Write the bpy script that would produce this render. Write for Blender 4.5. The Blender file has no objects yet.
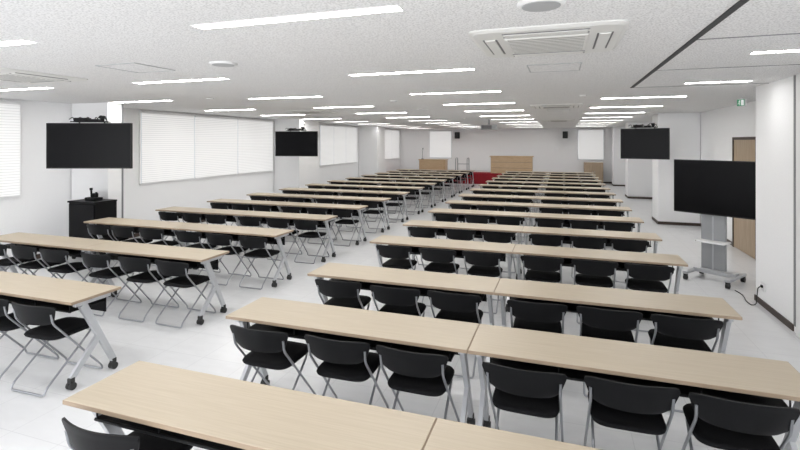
import bpy, bmesh, math, random
from mathutils import Vector, Matrix
random.seed(4)
C = bpy.context.scene.collection
R = math.radians
CEIL = 2.70

# ---------------------------------------------------------------- materials
def mat(name, col, rough=0.5, metal=0.0, emit=None, estr=0.0, spec=0.5):
    m = bpy.data.materials.new(name); m.use_nodes = True
    b = m.node_tree.nodes['Principled BSDF']
    b.inputs['Base Color'].default_value = (*col, 1)
    b.inputs['Roughness'].default_value = rough
    b.inputs['Metallic'].default_value = metal
    b.inputs['Specular IOR Level'].default_value = spec
    if emit:
        b.inputs['Emission Color'].default_value = (*emit, 1)
        b.inputs['Emission Strength'].default_value = estr
    return m

def noisy(m, c1, c2, scale=(1,1,1), nscale=5.0, detail=4, lo=0.35, hi=0.65, bump=0.0, coord='Object', bscale=None):
    nt = m.node_tree; b = nt.nodes['Principled BSDF']
    tc = nt.nodes.new('ShaderNodeTexCoord'); mp = nt.nodes.new('ShaderNodeMapping')
    mp.inputs['Scale'].default_value = scale
    nz = nt.nodes.new('ShaderNodeTexNoise'); nz.inputs['Scale'].default_value = nscale; nz.inputs['Detail'].default_value = detail
    cr = nt.nodes.new('ShaderNodeValToRGB')
    cr.color_ramp.elements[0].position = lo; cr.color_ramp.elements[0].color = (*c1, 1)
    cr.color_ramp.elements[1].position = hi; cr.color_ramp.elements[1].color = (*c2, 1)
    nt.links.new(tc.outputs[coord], mp.inputs['Vector']); nt.links.new(mp.outputs[0], nz.inputs['Vector'])
    nt.links.new(nz.outputs['Fac'], cr.inputs['Fac']); nt.links.new(cr.outputs['Color'], b.inputs['Base Color'])
    if bump:
        bp = nt.nodes.new('ShaderNodeBump'); bp.inputs['Strength'].default_value = bump; bp.inputs['Distance'].default_value = 0.004
        nt.links.new(nz.outputs['Fac'], bp.inputs['Height']); nt.links.new(bp.outputs[0], b.inputs['Normal'])
    return m

M = {}
M['floor'] = noisy(mat('floor_vinyl', (.8,.8,.8), .25, spec=.45), (.735,.74,.75), (.775,.78,.79), (1,2.5,1), 5, 8, .3, .7)
def tile_joints(m):
    nt = m.node_tree; b = nt.nodes['Principled BSDF']
    src = b.inputs['Base Color'].links[0].from_socket
    tc = nt.nodes.new('ShaderNodeTexCoord'); br = nt.nodes.new('ShaderNodeTexBrick')
    br.offset = 0; br.inputs['Scale'].default_value = 1; br.inputs['Brick Width'].default_value = .45; br.inputs['Row Height'].default_value = .45
    br.inputs['Mortar Size'].default_value = .003; br.inputs['Mortar Smooth'].default_value = .2
    br.inputs['Color1'].default_value = (1,1,1,1); br.inputs['Color2'].default_value = (.98,.98,.985,1); br.inputs['Mortar'].default_value = (.86,.86,.87,1)
    mx = nt.nodes.new('ShaderNodeMix'); mx.data_type = 'RGBA'; mx.blend_type = 'MULTIPLY'; mx.inputs[0].default_value = 1
    nt.links.new(tc.outputs['Object'], br.inputs['Vector']); nt.links.new(src, mx.inputs[6]); nt.links.new(br.outputs['Color'], mx.inputs[7])
    nt.links.new(mx.outputs[2], b.inputs['Base Color'])
tile_joints(M['floor'])
M['ceiling'] = noisy(mat('ceiling_board', (.8,.8,.8), .95, spec=.1), (.61,.61,.61), (.83,.83,.83), (1,1,1), 86, 3, .37, .54, .25)
M['wall'] = noisy(mat('wall_paper', (.8,.8,.8), .8, spec=.3), (.90,.90,.905), (.93,.93,.935), (1,1,1), 60, 3, .3, .7, .08)
M['base'] = mat('brown_vinyl_skirting', (.045,.028,.02), .5)
M['oak'] = noisy(mat('light_oak', (.6,.46,.3), .42, spec=.4), (.475,.40,.295), (.53,.455,.35), (1.2,40,8), 3, 5, .3, .7)
M['edge'] = mat('oak_edge_band', (.33,.25,.175), .5)
M['silver'] = mat('silver_paint', (.50,.51,.53), .35, .4)
M['chrome'] = mat('grey_tube', (.34,.35,.37), .3, .75)
M['black'] = mat('black_plastic', (.005,.0052,.006), .48, spec=.18)
M['seatm'] = noisy(mat('black_fabric', (.012,.012,.014), .8, spec=.15), (.004,.004,.005), (.010,.010,.011), (1,1,1), 250, 2)
M['rubber'] = mat('dark_rubber', (.02,.02,.02), .6)
M['screen'] = mat('screen_glass', (.004,.004,.005), .25, spec=.12)
M['bezel'] = mat('bezel_black', (.008,.008,.008), .35, spec=.3)
M['white'] = mat('white_plastic', (.80,.80,.80), .45)
M['acwhite'] = mat('air_conditioner_white', (.72,.72,.70), .5)
M['grey'] = mat('grey_plastic', (.42,.43,.44), .5)
M['acslot'] = mat('air_conditioner_slot', (.36,.355,.34), .7, spec=.1)
M['standgrey'] = mat('stand_grey', (.33,.34,.35), .45, .2)
M['dgrey'] = mat('dark_slot', (.16,.16,.165), .7)
M['lamp'] = mat('lamp_diffuser', (.9,.9,.9), .5, 0, (1,.99,.97), 28.0)
M['lampsoft'] = mat('lamp_diffuser_dimmed', (.9,.9,.9), .5, 0, (1,.99,.97), 18.0)
M['rail'] = mat('track_dark', (.03,.03,.033), .6)
M['joint'] = mat('joint_grey', (.22,.22,.23), .7)
M['doorw'] = noisy(mat('door_wood', (.3,.2,.1), .5), (.36,.27,.18), (.44,.34,.24), (14,14,1), 3, 4)
M['wood'] = noisy(mat('podium_wood', (.5,.33,.17), .4), (.52,.36,.21), (.62,.45,.28), (2,2,25), 3, 4)
M['red'] = noisy(mat('red_carpet', (.4,.02,.03), .95), (.22,.008,.014), (.31,.014,.025), (1,1,1), 120, 2)
M['stagetop'] = noisy(mat('stage_floor', (.5,.5,.5), .8), (.60,.59,.58), (.66,.65,.64), (1,1,1), 90, 2)
M['green'] = mat('exit_green', (.03,.26,.13), .4, 0, (0,.6,.25), .1)
M['signw'] = mat('exit_white', (.9,.9,.9), .4, 0, (1,1,1), .2)
M['alu'] = mat('aluminium', (.7,.7,.71), .4, .2)
M['glass'] = mat('window_glass_daylight_glow', (.6,.63,.66), .1, 0, (.9,.95,1), .15)  # pane glows faintly by itself, standing in for daylight outside
M['lens'] = mat('lens_glass', (.02,.03,.05), .05)

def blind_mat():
    m = mat('blind_slats_daylight_glow', (.8,.8,.8), .6, 0, (1,.995,.985), .24)  # slight emission imitates daylight coming through the closed slats
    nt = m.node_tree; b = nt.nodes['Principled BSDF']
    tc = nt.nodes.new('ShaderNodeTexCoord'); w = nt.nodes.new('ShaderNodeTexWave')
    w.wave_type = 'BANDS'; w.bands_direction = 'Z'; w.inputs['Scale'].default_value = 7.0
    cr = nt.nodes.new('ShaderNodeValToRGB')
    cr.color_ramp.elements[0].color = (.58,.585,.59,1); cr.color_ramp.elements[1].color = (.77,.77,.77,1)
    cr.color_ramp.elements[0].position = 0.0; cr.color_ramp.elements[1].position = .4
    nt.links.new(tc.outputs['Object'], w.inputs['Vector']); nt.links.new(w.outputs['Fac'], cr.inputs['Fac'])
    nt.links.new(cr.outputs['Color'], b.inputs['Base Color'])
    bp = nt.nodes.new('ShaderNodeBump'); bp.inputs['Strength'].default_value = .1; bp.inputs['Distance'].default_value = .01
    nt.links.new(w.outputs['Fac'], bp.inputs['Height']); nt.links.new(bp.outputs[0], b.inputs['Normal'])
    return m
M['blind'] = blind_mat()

# ---------------------------------------------------------------- mesh builder
class MB:
    def __init__(s): s.v = []; s.f = []; s.sm = []
    def add(s, vs, fs, smooth=False):
        o = len(s.v); s.v += [tuple(p) for p in vs]
        for f in fs: s.f.append([i+o for i in f]); s.sm.append(smooth)
        return s
    def box(s, x0,x1,y0,y1,z0,z1, bev=0):
        if bev:
            bm = bmesh.new(); bmesh.ops.create_cube(bm, size=1)
            for v in bm.verts:
                v.co = Vector(((x0+x1)/2+v.co.x*(x1-x0), (y0+y1)/2+v.co.y*(y1-y0), (z0+z1)/2+v.co.z*(z1-z0)))
            bmesh.ops.bevel(bm, geom=bm.edges[:], offset=bev, segments=2, affect='EDGES', profile=.5)
            bm.verts.index_update()
            s.add([v.co.copy() for v in bm.verts], [[v.index for v in f.verts] for f in bm.faces]); bm.free()
            return s
        vs = [(x,y,z) for z in (z0,z1) for y in (y0,y1) for x in (x0,x1)]
        return s.add(vs, [[0,2,3,1],[4,5,7,6],[0,1,5,4],[2,6,7,3],[0,4,6,2],[1,3,7,5]])
    def tube(s, pts, r, n=8, caps=True):
        pts = [Vector(p) for p in pts]; rings = []
        t0 = (pts[1]-pts[0]).normalized()
        up = Vector((0,0,1)) if abs(t0.z) < .9 else Vector((1,0,0))
        nrm = t0.cross(up).normalized()
        for i,p in enumerate(pts):
            if i == 0: t = t0
            elif i == len(pts)-1: t = (pts[i]-pts[i-1]).normalized()
            else: t = ((pts[i]-pts[i-1]).normalized()+(pts[i+1]-pts[i]).normalized()).normalized()
            nrm = (nrm - t*nrm.dot(t)).normalized(); bn = t.cross(nrm)
            rings.append([p + (nrm*math.cos(a)+bn*math.sin(a))*r for a in [2*math.pi*k/n for k in range(n)]])
        vs = [q for rg in rings for q in rg]; fs = []
        for i in range(len(pts)-1):
            for k in range(n):
                fs.append([i*n+k, i*n+(k+1)%n, (i+1)*n+(k+1)%n, (i+1)*n+k])
        s.add(vs, fs, True)
        if caps:
            s.add(rings[0], [list(range(n))[::-1]]); s.add(rings[-1], [list(range(n))])
        return s
    def cyl(s, p0, p1, r, n=16): return s.tube([p0,p1], r, n)
    def rings(s, rs, smooth=True):
        n = len(rs[0]); vs = [q for rg in rs for q in rg]; fs = []
        for i in range(len(rs)-1):
            for k in range(n): fs.append([i*n+k, i*n+(k+1)%n, (i+1)*n+(k+1)%n, (i+1)*n+k])
        s.add(vs, fs, smooth); s.add(rs[0], [list(range(n))[::-1]], smooth); s.add(rs[-1], [list(range(n))], smooth)
        return s
    def bar(s, x, p0, p1, w0, w1, t):
        a = Vector(p0); b = Vector(p1); d = (b-a).normalized(); q = Vector((-d.y, d.x))
        c = [a+q*w0/2, a-q*w0/2, b-q*w1/2, b+q*w1/2]
        vs = [(x-t/2,p.x,p.y) for p in c]+[(x+t/2,p.x,p.y) for p in c]
        return s.add(vs, [[0,1,2,3],[7,6,5,4],[0,4,5,1],[1,5,6,2],[2,6,7,3],[3,7,4,0]])
    def build(s, name, m, parent=None, loc=None, rotz=0):
        me = bpy.data.meshes.new(name); me.from_pydata(s.v, [], s.f); me.materials.append(m)
        for p, f in zip(me.polygons, s.sm): p.use_smooth = f
        bm = bmesh.new(); bm.from_mesh(me); bmesh.ops.recalc_face_normals(bm, faces=bm.faces[:]); bm.to_mesh(me); bm.free()
        o = bpy.data.objects.new(name, me); C.objects.link(o)
        if parent: o.parent = parent
        if loc: o.location = loc
        if rotz: o.rotation_euler = (0,0,rotz)
        return o

def fillet(pts, r=.03, seg=4):
    P = [Vector(p) for p in pts]; out = [P[0]]
    for i in range(1, len(P)-1):
        a = (P[i-1]-P[i]); b = (P[i+1]-P[i]); rr = min(r, a.length*.45, b.length*.45)
        p0 = P[i]+a.normalized()*rr; p2 = P[i]+b.normalized()*rr
        for k in range(seg+1):
            t = k/seg; out.append(p0*(1-t)**2 + P[i]*2*t*(1-t) + p2*t*t)
    out.append(P[-1]); return out

def tag(o, label, cat, group=None, kind=None):
    o['label'] = label; o['category'] = cat
    if group: o['group'] = group
    if kind: o['kind'] = kind
    return o
def thing(name, label, cat, loc=(0,0,0), rotz=0, group=None):
    o = bpy.data.objects.new(name, None); C.objects.link(o); o.location = loc; o.rotation_euler = (0,0,rotz)
    o.empty_display_size = .1
    return tag(o, label, cat, group)
def struct(mb, name, m, parent=None):
    o = mb.build(name, m, parent)
    if not parent: o['kind'] = 'structure'
    return o
kids = {}
def register(root):
    kids[root.name] = [(c, list(c.children)) for c in root.children]
def dup(root, loc, rotz, label):
    r = root.copy(); C.objects.link(r); r.location = loc; r.rotation_euler = (0,0,rotz); r['label'] = label
    for ch, gs in kids[root.name]:
        c = ch.copy(); C.objects.link(c); c.parent = r
        for g in gs:
            d = g.copy(); C.objects.link(d); d.parent = c
    return r
def superring(hx, hy, z, n=5, k=36, cx=0, cy=0, zf=None):
    out = []
    for i in range(k):
        a = 2*math.pi*i/k; c, s_ = math.cos(a), math.sin(a)
        x = cx+hx*math.copysign(abs(c)**(2/n), c); y = cy+hy*math.copysign(abs(s_)**(2/n), s_)
        out.append(Vector((x, y, z + (zf(x,y) if zf else 0))))
    return out
ORD = ['','nearest','second nearest','third nearest','fourth nearest','fifth nearest','sixth nearest','seventh nearest','eighth nearest','ninth nearest','tenth nearest','eleventh nearest','twelfth nearest','thirteenth nearest','fourteenth nearest','farthest']
NTH = ['','first','second','third','fourth','fifth','sixth']

# ---------------------------------------------------------------- room shell
WL, WR1, WR2, YB, Y0 = -8.5, 2.32, 3.12, 25.0, -1.5
struct(MB().box(WL-.2, WR2+.2, Y0, YB+.2, -.12, 0), 'floor', M['floor'])
struct(MB().box(WL-.2, WR2+.2, Y0, YB+.2, CEIL, CEIL+.12), 'ceiling', M['ceiling'])
struct(MB().box(WL-.15, WL, Y0, YB+.15, 0, CEIL), 'wall_left', M['wall'])
struct(MB().box(WL, WR2+.15, YB, YB+.15, 0, CEIL), 'wall_back', M['wall'])
struct(MB().box(WR2, WR2+.15, 7.15, YB, 0, CEIL), 'wall_right', M['wall'])
struct(MB().box(WR1, WR2+.15, Y0, 7.15, 0, CEIL), 'wall_right_front', M['wall'])
# wall seams in the near right wall
struct(MB().box(WR1-.012, WR1+.002, 6.04, 6.08, .07, CEIL), 'trim_1', M['joint'])
struct(MB().box(WR1-.03, WR1+.002, 5.2, 5.98, .0, CEIL), 'wall_right_panel', M['white'])
struct(MB().box(WL, WL+.012, Y0, YB, 0, .08), 'baseboard_left', M['base'])
struct(MB().box(WR1-.012, WR1, 6.10, 7.162, 0, .07).box(WR1-.012, WR2, 7.15, 7.162, 0, .07), 'baseboard_right_front', M['base'])
struct(MB().box(WR2-.012, WR2, 7.162, 9.45, 0, .07).box(WR2-.012, WR2, 10.75, YB, 0, .07), 'baseboard_right', M['base'])
struct(MB().box(WL+.012, WR2-.012, YB-.012, YB, 0, .08), 'baseboard_back', M['base'])
def pillar(x0,x1,y0,y1,side,i):
    o = struct(MB().box(x0,x1,y0,y1,0,CEIL), f'wall_pillar_{side}_{i}', M['wall'])
    struct(MB().box(x0-.012,x1+.012,y0-.012,y1+.012,0,.07), f'baseboard_pillar_{side}_{i}', M['base'])
for i,(y0,y1) in enumerate([(6.3,6.6),(12.78,14.0),(19.3,20.2)]): pillar(WL+.013,-7.6,y0,y1,'left',i+1)
for i,(y0,y1) in enumerate([(13.0,13.8),(18.6,19.4),(23.6,24.4)]): pillar(2.22,WR2-.013,y0,y1,'right',i+1)
struct(MB().box(-7.602,-7.585,6.58,6.605,.07,CEIL), 'trim_6', M['joint'])

# ceiling tracks and board joints
struct(MB().box(.83,.87,1.0,6.75,CEIL-.006,CEIL+.01), 'trim_2', M['rail'])
struct(MB().box(.87,WR1,3.72,3.735,CEIL-.004,CEIL+.01), 'trim_3', M['joint'])
struct(MB().box(.83,WR1,6.74,6.76,CEIL-.004,CEIL+.01), 'trim_4', M['joint'])
struct(MB().box(.87,WR1,5.2,5.215,CEIL-.004,CEIL+.01), 'trim_5', M['joint'])

# door in the right wall
def door(i, y0, y1):
    f = MB().box(WR2-.03,WR2+.001,y0-.05,y0,0,2.09).box(WR2-.03,WR2+.001,y1,y1+.05,0,2.09).box(WR2-.03,WR2+.001,y0,y1,2.04,2.09)
    o = struct(MB().box(WR2-.018,WR2+.001,y0,y1,.01,2.04), f'door_{i}', M['doorw'])
    f.build('door_frame', M['base'], o)
    h = MB().tube(fillet([(WR2-.018,y0+.08,1.0),(WR2-.06,y0+.08,1.0),(WR2-.06,y0+.2,1.0)],.015),.01)
    h.build('door_handle', M['chrome'], o)
door(1, 9.55, 10.65)

# ---------------------------------------------------------------- windows and blinds
wn = [0]
def window_left(y0, y1, z0, z1, splits, labels):
    wn[0] += 1; x = WL
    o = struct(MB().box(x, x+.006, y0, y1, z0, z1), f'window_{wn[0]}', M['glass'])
    fr = MB(); t=.03
    for a in [y0]+splits+[y1]: fr.box(x, x+.03, a-t/2, a+t/2, z0, z1)
    fr.box(x, x+.03, y0, y1, z0-t, z0).box(x, x+.03, y0, y1, z1, z1+t)
    fr.build('window_frame', M['wall'], o)
    ed = [y0]+splits+[y1]
    for a, b, lb in zip(ed[:-1], ed[1:], labels):
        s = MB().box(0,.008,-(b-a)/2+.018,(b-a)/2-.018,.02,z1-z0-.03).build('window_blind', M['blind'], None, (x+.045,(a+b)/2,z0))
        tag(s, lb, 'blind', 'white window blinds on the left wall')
        MB().box(-.012,.02,-(b-a)/2+.018,(b-a)/2-.018,z1-z0-.03,z1-z0+.015).build('head_rail', M['white'], s)
        MB().box(-.006,.014,-(b-a)/2+.02,(b-a)/2-.02,0,.022).build('bottom_rail', M['white'], s)
Z0,Z1 = 1.11,2.64
window_left(2.4,5.42,Z0,Z1,[3.9],['closed white blind beyond the left edge of the window at far left','closed white blind at the far left, before the first pillar'])
window_left(7.79,12.66,Z0,Z1,[9.34,10.97],['closed white blind just beyond the black cabinet pillar, nearest of three','middle blind of the three between the two left wall televisions','white blind right beside the smaller left wall television, farthest of three'])
window_left(15.7,19.0,Z0,Z1,[16.8,17.9],['white blind just past the second left pillar, nearest of its three','middle white blind between second and third left pillars','farthest white blind before the third left pillar'])
window_left(21.0,24.7,Z0,Z1,[22.2,23.5],['nearest white blind past the third left pillar','middle white blind past the third left pillar','white blind nearest the back left corner on the side wall'])
def window_back(x0, x1, z0, z1, lb):
    wn[0] += 1
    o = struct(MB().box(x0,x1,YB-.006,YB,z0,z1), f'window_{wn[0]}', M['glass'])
    MB().box(x0-.03,x0,YB-.03,YB,z0-.03,z1+.03).box(x1,x1+.03,YB-.03,YB,z0-.03,z1+.03).box(x0,x1,YB-.03,YB,z0-.03,z0).box(x0,x1,YB-.03,YB,z1,z1+.03).build('window_frame', M['alu'], o)
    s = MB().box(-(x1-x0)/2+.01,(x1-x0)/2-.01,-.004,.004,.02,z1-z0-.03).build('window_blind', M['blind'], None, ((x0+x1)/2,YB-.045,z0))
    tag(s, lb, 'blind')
    MB().box(-(x1-x0)/2+.01,(x1-x0)/2-.01,-.015,.015,z1-z0-.03,z1-z0+.01).build('head_rail', M['white'], s)
window_back(-6.8,-5.6,1.15,2.60,'white blind on the back wall behind the stage, left window')
window_back(.75,1.9,1.15,2.60,'white blind on the back wall at the right end')

# ---------------------------------------------------------------- ceiling lights
protos = {}
def strip_light(x, y, L, label):
    soft = y > 13.5 or x > 1.5
    key = (L, soft)
    if key in protos: return dup(protos[key], (x,y,CEIL), 0, label)
    fr = MB(); h = L/2; w=.046
    lip = .0042 if soft else .0032
    fr.box(-h-.012,h+.012,-w-.012,-w,-lip,0).box(-h-.012,h+.012,w,w+.012,-lip,0).box(-h-.012,-h,-w,w,-lip,0).box(h,h+.012,-w,w,-lip,0)
    o = thing('strip_light', label, 'ceiling light', (x,y,CEIL), 0, 'recessed strip lights in the ceiling')
    fr.build('frame', M['white'], o)
    MB().box(-h,h,-w,w,-.0008,0).build('diffuser', M['lampsoft' if soft else 'lamp'], o)
    protos[key] = o; register(o)
    return o
LY = [2.35,4.55,6.65,8.7,10.8,12.9,15.0,17.1,19.2,21.3,23.4]
for cx, nm in ((-1.45,'column over the right block'),(-4.15,'column over the left block'),(-6.88,'column beside the windows')):
    k = 0
    for y in LY:
        if cx < -6 and y < 4: continue
        k += 1
        if cx < -2: y -= {4.55:.2, 6.65:.12 if cx > -5 else .3}.get(y, .05)
        strip_light(cx, y, 1.3, f'{ORD[k]} strip light in the ceiling {nm}'.replace('nearest strip light','nearest bright strip light'))
strip_light(1.67,4.42,.52,'short strip light at right edge, nearest beyond the ceiling track')
strip_light(1.72,6.45,.66,'short strip light above the rolling television stand')
k = 0
for y in LY[3:]:
    k += 1
    strip_light(1.2, y-.4, 1.2 if y==LY[3] else 1.3, f'{ORD[k]} strip light of the right hand column near the pillars')

# ceiling cassette air conditioners
def make_ac():
    o = thing('air_conditioner', '', 'air conditioner', (0,0,CEIL), 0, 'ceiling cassette air conditioners')
    p = MB().rings([superring(.475,.475,0,14,48), superring(.475,.475,-.008,14,48), superring(.45,.45,-.020,12,48), superring(.30,.30,-.024,10,48)], False)
    p.build('panel', M['acwhite'], o)
    g = MB().box(-.26,.26,-.26,.26,-.031,-.022,.004)
    g = g.build('intake_grille', M['acwhite'], o)
    s = MB()
    for i in range(10): s.box(-.24,.24,-.232+i*.050,-.218+i*.050,-.033,-.030)
    s.build('grille_slots', M['acslot'], g)
    for k in range(4):
        l = MB().box(-.25,.25,.320,.39,-.030,-.021,.004)
        ob = l.build('louver', M['acwhite'], o); ob.rotation_euler = (0,0,k*math.pi/2)
        q = MB().box(-.26,.26,.308,.319,-.027,-.020).box(-.26,.26,.391,.401,-.026,-.019).build('air_slot', M['dgrey'], ob)
    return o
ac = make_ac(); register(ac)
ac.location = (-.1,3.45,CEIL); ac['label'] = 'large square ceiling cassette air conditioner, nearest, beside the ceiling track'
dup(ac,(-.1,9.7,CEIL),0,'square ceiling air conditioner farther along above the right block')
dup(ac,(-.1,16.2,CEIL),0,'farthest square ceiling air conditioner above the right block')
dup(ac,(-5.45,3.45,CEIL),0,'square ceiling air conditioner at the left edge above the left block')
dup(ac,(-5.45,9.7,CEIL),0,'square ceiling air conditioner above the left block, second along')
# hatches
def make_hatch():
    o = thing('ceiling_hatch','', 'access hatch',(0,0,CEIL),0,'ceiling access hatches')
    MB().box(-.225,.225,-.225,.225,-.003,0).build('panel', M['ceiling'], o)
    f = MB()
    for a,b,c,d in ((-.235,.235,-.235,-.225),(-.235,.235,.225,.235),(-.235,-.225,-.225,.225),(.225,.235,-.225,.225)): f.box(a,b,c,d,-.006,0)
    f.build('frame', M['grey'], o); return o
hatch = make_hatch(); register(hatch); hatch.location = (-.07,4.7,CEIL); hatch['label'] = 'square ceiling hatch just behind the nearest air conditioner'
dup(hatch,(-3.8,3.45,CEIL),0,'square ceiling hatch left of the round ceiling speaker')
dup(hatch,(-.07,11.0,CEIL),0,'square ceiling hatch far down above the right block')
# round ceiling speakers, detectors
def disc(name, label, cat, x, y, r, group):
    o = MB().rings([superring(r,r,0,2,32), superring(r,r,-.008,2,32), superring(r*.86,r*.86,-.016,2,32)], True).build(name, M['white'], None, (x,y,CEIL))
    tag(o, label, cat, group)
    MB().rings([superring(r*.8,r*.8,-.015,2,32), superring(r*.78,r*.78,-.019,2,32)], True).build('speaker_grille' if 'speaker' in name else 'sensor_cap', M['grey'] if 'speaker' in name else M['white'], o)
disc('ceiling_speaker','round white ceiling speaker cut by the top edge','ceiling speaker',-.1,2.5,.12,'round ceiling speakers')
disc('ceiling_speaker','round white ceiling speaker above left aisle near the big strip light','ceiling speaker',-2.85,3.5,.12,'round ceiling speakers')
disc('ceiling_speaker','small looking round ceiling speaker halfway down the room','ceiling speaker',-2.8,9.7,.12,'round ceiling speakers')
for x,y,lb in ((-5.3,6.2,'small round smoke detector above the left block'),(-2.7,7.6,'small round smoke detector over the aisle'),(.3,7.6,'small round smoke detector over the right block'),(-2.7,13.8,'small smoke detector far over the aisle')):
    disc('smoke_detector',lb,'smoke detector',x,y,.055,'smoke detectors')

# ---------------------------------------------------------------- chairs
def make_chair():
    o = thing('folding_chair','', 'chair',(0,0,0),0,'black folding chairs at the tables')
    cy = -.01
    MB().rings([superring(.172,.180,.406,5,40,0,cy), superring(.194,.202,.411,5,40,0,cy), superring(.198,.208,.424,5,40,0,cy),
                superring(.190,.199,.437,5,40,0,cy), superring(.15,.155,.435,4,40,0,cy), superring(.06,.05,.428,3,40,0,cy)], True).build('seat', M['seatm'], o)
    b = MB(); NU, NV = 24, 12; fr, bk = [], []
    for j in range(NV+1):
        v = -1+2*j/NV
        for i in range(NU+1):
            u = -1+2*i/NU
            hw = (.221+.026*v)*(1-.06*max(0,v)**6-.12*max(0,-v)**5)
            x = u*hw; z = .631+.080*v*(1-.12*abs(u)**8) - .008*u*u
            y = -.216-.058*(1-u*u)-(z-.53)*.16
            th = .0045 if v < .8 else .006
            fr.append((x,y+th,z)); bk.append((x,y-th,z))
    n = (NU+1)*(NV+1); fs = []
    for j in range(NV):
        for i in range(NU):
            a = j*(NU+1)+i; fs.append([a,a+1,a+NU+2,a+NU+1]); fs.append([n+a,n+a+NU+1,n+a+NU+2,n+a+1])
    b.add(fr+bk, fs, True)
    per = [i for i in range(NU+1)]+[j*(NU+1)+NU for j in range(1,NV+1)]+[NV*(NU+1)+i for i in range(NU-1,-1,-1)]+[j*(NU+1) for j in range(NV-1,0,-1)]
    vs = []; f2 = []
    for k in per: vs += [fr[k], bk[k]]
    m_ = len(per)
    for k in range(m_): f2.append([2*k, 2*k+1, (2*k+3)%(2*m_), (2*k+2)%(2*m_)])
    b.add(vs, f2, True)
    br = b.build('backrest', M['black'], o)
    for s in (-1,1):
        MB().tube(fillet([(s*.204,-.246,.64),(s*.203,-.232,.56),(s*.207,.195,.05),(s*.207,.205,.013),(s*.16,.205,.013)],.03),.0085,8).build('leg', M['chrome'], o)
        MB().tube(fillet([(s*.168,.13,.398),(s*.174,.11,.37),(s*.180,-.265,.06),(s*.180,-.285,.013),(s*.13,-.285,.013)],.03),.0085,8).build('leg', M['chrome'], o)
    MB().tube([(-.165,.205,.013),(.165,.205,.013)],.0085,8).build('crossbar', M['chrome'], o)
    MB().tube([(-.135,-.285,.013),(.135,-.285,.013)],.0085,8).build('crossbar', M['chrome'], o)
    MB().tube([(-.17,.10,.397),(.17,.10,.397)],.008,8).tube([(-.202,-.09,.400),(.202,-.09,.400)],.008,8).build('seat_support', M['chrome'], o)
    return o
chair0 = make_chair(); register(chair0); chair_used = [False]
def place_chair(x, y, label):
    x += random.uniform(-.012,.012); y += random.uniform(-.02,.010); r = R(random.uniform(-1.8,1.8))
    if not chair_used[0]:
        chair0.location = (x,y,0); chair0.rotation_euler = (0,0,r); chair0['label'] = label; chair_used[0] = True
    else: dup(chair0,(x,y,0),r,label)

# ---------------------------------------------------------------- tables
def make_table():
    o = thing('folding_table','','table',(0,0,0),0,'light oak tables set out in rows')
    tp = MB().box(-.896,.896,0,.45,.694,.72,.004).build('tabletop', M['oak'], o)
    MB().box(-.898,.898,-.0025,.003,.697,.717).box(-.898,.898,.447,.4525,.697,.717).box(-.899,-.893,0,.45,.697,.717).box(.893,.899,0,.45,.697,.717).build('edge_band', M['edge'], tp)
    MB().box(-.80,.80,.20,.25,.655,.690,.004).build('beam', M['silver'], o)
    sh = MB().box(-.78,.78,.08,.40,.598,.606).box(-.78,.78,.395,.403,.50,.69)
    for x in (-.77,-.37,.37,.77): sh.tube(fillet([(x,.08,.69),(x,.08,.60),(x,.39,.60)],.02),.005,5)
    sh.tube([(-.78,.08,.602),(.78,.08,.602)],.009,6)
    sh.build('book_shelf', M['black'], o)
    for s in (-1,1):
        x = s*.845
        lg = MB().bar(x,(.13,.655),(.415,.085),.065,.045,.03).bar(x,(.285,.36),(.035,.085),.055,.042,.028).box(x-.018,x+.018,.06,.38,.655,.692,.004)
        lo = lg.build('leg', M['silver'], o)
        for yy in (.035,.415):
            MB().cyl((x-.026,yy,.03),(x-.004,yy,.03),.03,14).cyl((x+.004,yy,.03),(x+.026,yy,.03),.03,14).cyl((x-.006,yy,.03),(x+.006,yy,.03),.02,10).box(x-.02,x+.02,yy-.02,yy+.02,.055,.095,.004).build('caster', M['rubber'], lo)
    return o
tab0 = make_table(); register(tab0); used = [False]
def place_table(xc, y, label):
    if not used[0]:
        tab0.location = (xc,y,0); tab0['label'] = label; used[0] = True
    else: dup(tab0,(xc,y,0),0,label)

XR = -2.35
RR = [1.70,2.91,4.10,5.68,7.03,8.5,9.88,11.25,12.7,14.1,15.5,16.9,18.3,19.7,21.0]
XLft = -3.70
LR = [2.75,4.2,5.62,7.05,8.43,9.8,11.2,12.6,14.0,15.4,16.8,18.2,19.6,20.9]
def row_words(i, n): return 'farthest' if i == n-1 else ORD[i+1]
CR = [-2.0,-1.43,-.885,-.2,.34,.86]
CL = [-4.03,-4.57,-5.13,-5.84,-6.37,-6.9]
for i,y in enumerate(RR):
    rw = row_words(i,len(RR))
    for t in range(2):
        xc = XR+.9+1.8*t
        place_table(xc, y, f'light oak table at {"left" if t==0 else "right"} end of the {rw} row, right block')
    for k,x in enumerate(CR):
        if i == 0 and k > 0: continue
        place_chair(x, y+.18, f'black folding chair, {NTH[k+1]} from the aisle, {rw} row of the right block')
for i,y in enumerate(LR):
    rw = row_words(i,len(LR))
    for t in range(2):
        if i == 0 and t == 1: continue
        xc = XLft-.9-1.8*t
        place_table(xc, y, f'light oak table at {"aisle" if t==0 else "window"} end of the {rw} row, left block')
    for k,x in enumerate(CL):
        if i == 0 and k > 1: continue
        place_chair(x, y+.16, f'black folding chair, {NTH[k+1]} from the aisle, {rw} row of the left block')

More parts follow.
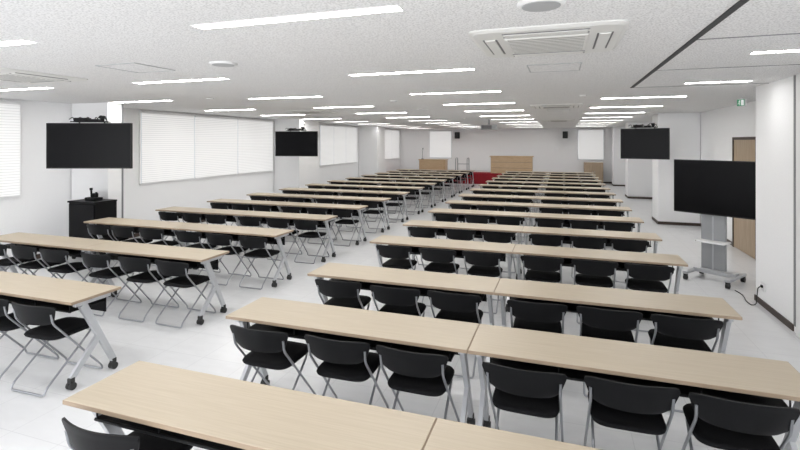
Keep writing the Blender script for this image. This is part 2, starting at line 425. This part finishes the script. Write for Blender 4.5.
# ---------------------------------------------------------------- televisions
def screen_parts(o, w, h, z):
    b = MB().box(-w/2,w/2,-.025,.025,z-h/2,z+h/2,.006).box(-w*.32,w*.32,.025,.06,z-h*.3,z+h*.3,.01).build('display', M['bezel'], o)
    MB().box(-w/2+.014,w/2-.014,-.028,-.024,z-h/2+.02,z+h/2-.014).build('screen', M['screen'], b)
    return b
def hung_tv(x,y,z,w,h,rz,label,arm):
    o = thing('wall_television',label,'television',(x,y,z),rz,'televisions hung from the pillars')
    screen_parts(o,w,h,0)
    a = Matrix.Rotation(-rz,4,'Z') @ Vector((arm[0]-x,arm[1]-y,0))
    MB().tube(fillet([(0,.06,.12),(0,.16,.12),(a.x*.98,a.y*.98,.12)],.04),.028,10).box(-.2,.2,.058,.075,-.15,.22).build('mount_arm', M['black'], o)
    MB().box(-.30,.24,-.01,.16,h/2+.015,h/2+.03).box(-.25,-.06,.0,.14,h/2+.03,h/2+.085,.006).box(-.03,.12,.02,.14,h/2+.03,h/2+.065,.006).tube([(-.2,.06,h/2-.2),(-.2,.06,h/2+.02)],.012,6).tube([(.2,.06,h/2-.2),(.2,.06,h/2+.02)],.012,6).build('top_shelf', M['black'], o)
    cb = MB()
    pts = [( -.36+.045*i, .05+.03*math.sin(i*1.7), h/2+.06+.05*math.sin(i*2.1)) for i in range(15)]
    cb.tube(fillet(pts,.03,3),.007,6)
    cb.tube(fillet([(.05,.1,h/2+.05),(.1,.12,h/2+.14),(.22,.1,h/2+.05),(.25,.1,0)],.05),.007,6)
    cb.build('cable', M['rubber'], o)
    MB().cyl((.17,.05,h/2+.03),(.17,.05,h/2+.07),.03,12).box(.135,.205,.01,.09,h/2+.07,h/2+.12,.012).build('camera_module', M['black'], o)
    return o
hung_tv(-7.08,5.55,1.94,1.34,.72,R(19),'large dark television on the nearest left pillar above a black cabinet',(-7.75,6.3))
hung_tv(-7.05,11.7,1.95,1.25,.70,R(8),'smaller looking television on the second left pillar between blinds',(-7.75,12.78))
hung_tv(1.83,12.4,1.96,1.04,.72,R(-20),'television hung high on the right pillar, beyond the rolling stand',(2.4,13.0))

o = thing('television_stand','large black television on a grey wheeled stand by the right wall','television',(2.07,7.95,0),R(-36))
screen_parts(o,1.08,.79,1.34)
MB().box(-.19,.13,.05,.11,.12,1.35,.012).box(-.22,.22,.06,.09,1.1,1.5).build('column', M['standgrey'], o)
MB().box(-.04,-.02,.045,.05,.15,.92).build('column_groove', M['silver'], o)
MB().box(-.20,.18,-.13,.12,.55,.572,.006).build('shelf', M['white'], o)
MB().box(-.27,.27,-.02,.14,.09,.15,.01).build('base_beam', M['silver'], o)
for s in (-1,1):
    l = MB().box(s*.27-.035,s*.27+.035,-.28,.30,.085,.125,.01).build('base_leg', M['silver'], o)
    for yy in (-.25,.27):
        MB().cyl((s*.27-.022,yy,.035),(s*.27+.022,yy,.035),.035,14).box(s*.27-.025,s*.27+.025,yy-.02,yy+.02,.06,.09,.003).build('caster', M['rubber'], l)

# outlet and cable
oo = MB().box(WR1-.012,WR1,6.84,6.96,.19,.29,.003).build('wall_outlet', M['white']); tag(oo,'white power outlet low on the near right wall','outlet')
MB().box(WR1-.03,WR1-.012,6.88,6.92,.23,.26,.003).build('plug', M['black'], oo)
cb = MB().tube(fillet([(WR1-.034,6.9,.24),(WR1-.06,6.90,.22),(WR1-.08,6.89,.02),(2.19,6.88,.010),(2.18,7.02,.010),(2.23,7.3,.010),(2.20,7.5,.010)],.08,5),.006,6).build('power_cable', M['rubber'])
tag(cb,'thin black power cable running from the wall outlet to the television stand','cable')

# exit sign
s = thing('exit_sign','small green running figure emergency exit sign on the ceiling','exit sign',(2.67,8.8,CEIL),R(-62))
s.scale = (.55,.55,.55)
MB().box(-.02,.02,-.02,.02,-.05,0).box(-.13,.13,-.03,.03,-.25,-.05,.006).build('housing', M['white'], s)
fc = MB().box(-.12,.12,-.034,-.03,-.24,-.06).build('sign_face', M['green'], s)
pg = MB().box(.01,.10,-.036,-.034,-.225,-.075)
pg.build('doorway_mark', M['signw'], fc)
f = MB(); f.cyl((-.03,-.038,-.09),(-.03,-.034,-.09),.013,12)
for pts in ([(-.035,-.036,-.108),(-.05,-.036,-.15)],[(-.05,-.036,-.15),(-.025,-.036,-.18),(-.04,-.036,-.215)],[(-.05,-.036,-.15),(-.075,-.036,-.185),(-.10,-.036,-.18)],[(-.037,-.036,-.112),(-.01,-.036,-.135)],[(-.037,-.036,-.112),(-.07,-.036,-.125)]): f.tube(pts,.007,6)
f.build('figure_mark', M['signw'], fc)

# ---------------------------------------------------------------- cabinet with charger on the left
cx0,cx1,cy0,cy1 = -7.95,-7.34,5.84,6.26
c = thing('equipment_cabinet','low black equipment cabinet standing against the nearest left pillar','cabinet',((cx0+cx1)/2,(cy0+cy1)/2,0))
w=(cx1-cx0)/2; d=(cy1-cy0)/2
MB().box(-w,w,-d+.02,d,.05,.97,.004).box(-w-.01,w+.01,-d-.005,d,.97,1.0,.004).build('body', M['black'], c)
dr = MB().box(-w+.02,w-.02,-d,-d+.02,.08,.95,.003).build('door', M['screen'], c)
MB().box(w-.08,w-.065,-d-.02,-d,.45,.6,.003).build('handle', M['chrome'], dr)
for sx in (-1,1):
    for sy in (-1,1): MB().cyl((sx*(w-.06)-.015,sy*(d-.06),.03),(sx*(w-.06)+.015,sy*(d-.06),.03),.03,12).build('caster', M['rubber'], c)
t = thing('microphone_charger','small black microphone charger on top of the black cabinet','charger',(-7.62,6.05,1.0))
MB().box(-.12,.12,-.08,.08,0,.05,.01).box(-.04,.04,.0,.06,.05,.12,.01).build('base', M['black'], t)
MB().tube([(-.05,0,.04),(-.06,0,.17)],.016,10).cyl((-.06,0,.17),(-.063,0,.21),.024,12).build('microphone', M['black'], t)
MB().tube([(.05,0,.04),(.06,0,.14)],.016,10).build('microphone', M['black'], t)

# ---------------------------------------------------------------- stage end
ST = .52
st = thing('stage_platform','low stage platform with red carpet at the far end','stage',(0,0,0))
MB().box(-8.0,-1.0,22.6,YB-.02,0,ST-.01,.01).build('platform', M['red'], st)
MB().box(-8.0,-1.0,23.5,YB-.02,ST-.01,ST).build('stage_floor', M['stagetop'], st)
MB().box(-8.0,-1.0,22.6,23.5,ST-.01,ST).build('carpet_strip', M['red'], st)
pd = thing('podium','wide wooden podium panel standing on the stage centre','podium',(-2.25,23.0,ST))
MB().box(-.95,.95,-.25,-.22,0,.78,.004).box(-.95,-.92,-.22,.25,0,.78).box(.92,.95,-.22,.25,0,.78).build('front_panel', M['wood'], pd)
MB().box(-1.0,1.0,-.29,.28,.78,.82,.006).build('top', M['wood'], pd)
MB().box(-.93,.93,-.254,-.25,.25,.27).box(-.93,.93,-.254,-.25,.52,.54).build('groove_trim', M['edge'], pd)
dk = thing('lecture_desk','wooden desk with a microphone on the left of the stage','desk',(-6.1,23.1,ST))
MB().box(-.70,.70,-.28,.28,.58,.62,.006).build('top', M['wood'], dk)
MB().box(-.65,.65,-.24,-.22,.06,.58).box(-.67,-.64,-.24,.25,0,.58).box(.64,.67,-.24,.25,0,.58).build('front_panel', M['wood'], dk)
mc = thing('microphone_stand','thin black microphone on the wooden lecture desk','microphone',(-6.65,23.05,ST+.62))
MB().cyl((0,0,0),(0,0,.02),.07,16).build('base', M['black'], mc)
MB().tube(fillet([(0,0,.02),(0,0,.35),(.05,-.1,.5)],.05),.008,6).build('stem', M['black'], mc)
MB().cyl((.05,-.1,.5),(.065,-.13,.56),.02,10).build('microphone_head', M['black'], mc)
hr = thing('stage_handrail','curved metal handrail on the stage beside the lecture desk','handrail',(-4.6,22.9,ST))
for x in (-.28,.28):
    MB().tube(fillet([(x,-.2,0),(x,-.2,.70),(x,.3,.70),(x,.3,0)],.12,5),.02,8).build('rail', M['chrome'], hr)
MB().tube([(-.28,.3,.4),(.28,.3,.4)],.015,8).build('crossbar', M['chrome'], hr)
cbn = thing('wooden_cabinet','brown wooden cabinet below the right back window','cabinet',(1.42,24.5,0))
MB().box(-.42,.42,-.2,.35,.05,1.02,.005).build('body', M['doorw'], cbn)
for s_ in (-1,1):
    dd = MB().box(min(s_*.01,s_*.40),max(s_*.01,s_*.40),-.22,-.2,.08,.99,.003).build('door', M['doorw'], cbn)
    MB().box(s_*.05-.008,s_*.05+.008,-.24,-.22,.5,.62).build('handle', M['chrome'], dd)
MB().box(-.40,.40,-.16,.33,0,.05).build('plinth', M['base'], cbn)
# wall speakers
for x,lb in ((-5.25,'small black wall speaker on back wall beside left window'),(.15,'small black wall speaker on back wall left of right window')):
    sp = thing('wall_speaker',lb,'speaker',(x,YB,2.35),0,'speakers on the back wall')
    MB().box(-.12,.12,-.28,-.06,-.17,.17,.02).build('body', M['black'], sp)
    MB().box(-.10,.10,-.288,-.28,-.15,.15,.003).build('grille', M['rubber'], sp)
    MB().box(-.03,.03,-.07,0,-.04,.04).build('bracket', M['black'], sp)
# projector
pj = thing('projector','grey projector hanging from the ceiling halfway down the room','projector',(-2.1,14.6,CEIL))
MB().cyl((0,0,-.18),(0,0,0),.03,12).box(-.1,.1,-.1,.1,-.015,0).build('ceiling_mount', M['grey'], pj)
MB().box(-.23,.23,-.18,.18,-.33,-.18,.02).build('body', M['grey'], pj)
MB().cyl((.1,.17,-.255),(.1,.22,-.255),.04,16).build('lens', M['lens'], pj)
MB().box(-.20,.10,-.185,-.178,-.31,-.20).build('vent', M['dgrey'], pj)

# ---------------------------------------------------------------- world and camera
w = bpy.data.worlds.new('world'); bpy.context.scene.world = w; w.use_nodes = True
w.node_tree.nodes['Background'].inputs[0].default_value = (.97,.98,1,1)
w.node_tree.nodes['Background'].inputs[1].default_value = 2.3
cam = bpy.data.cameras.new('camera'); co = bpy.data.objects.new('camera', cam); C.objects.link(co)
co.location = (0,0,2.0); co.rotation_euler = (R(90),0,math.atan2(162,476))
cam.sensor_width = 36; cam.lens = 476/800*36; cam.shift_y = -83/800; cam.clip_start = .02
bpy.context.scene.camera = co
try:
    bpy.context.scene.view_settings.view_transform = 'Standard'
    bpy.context.scene.view_settings.exposure = 0.56
except Exception: pass
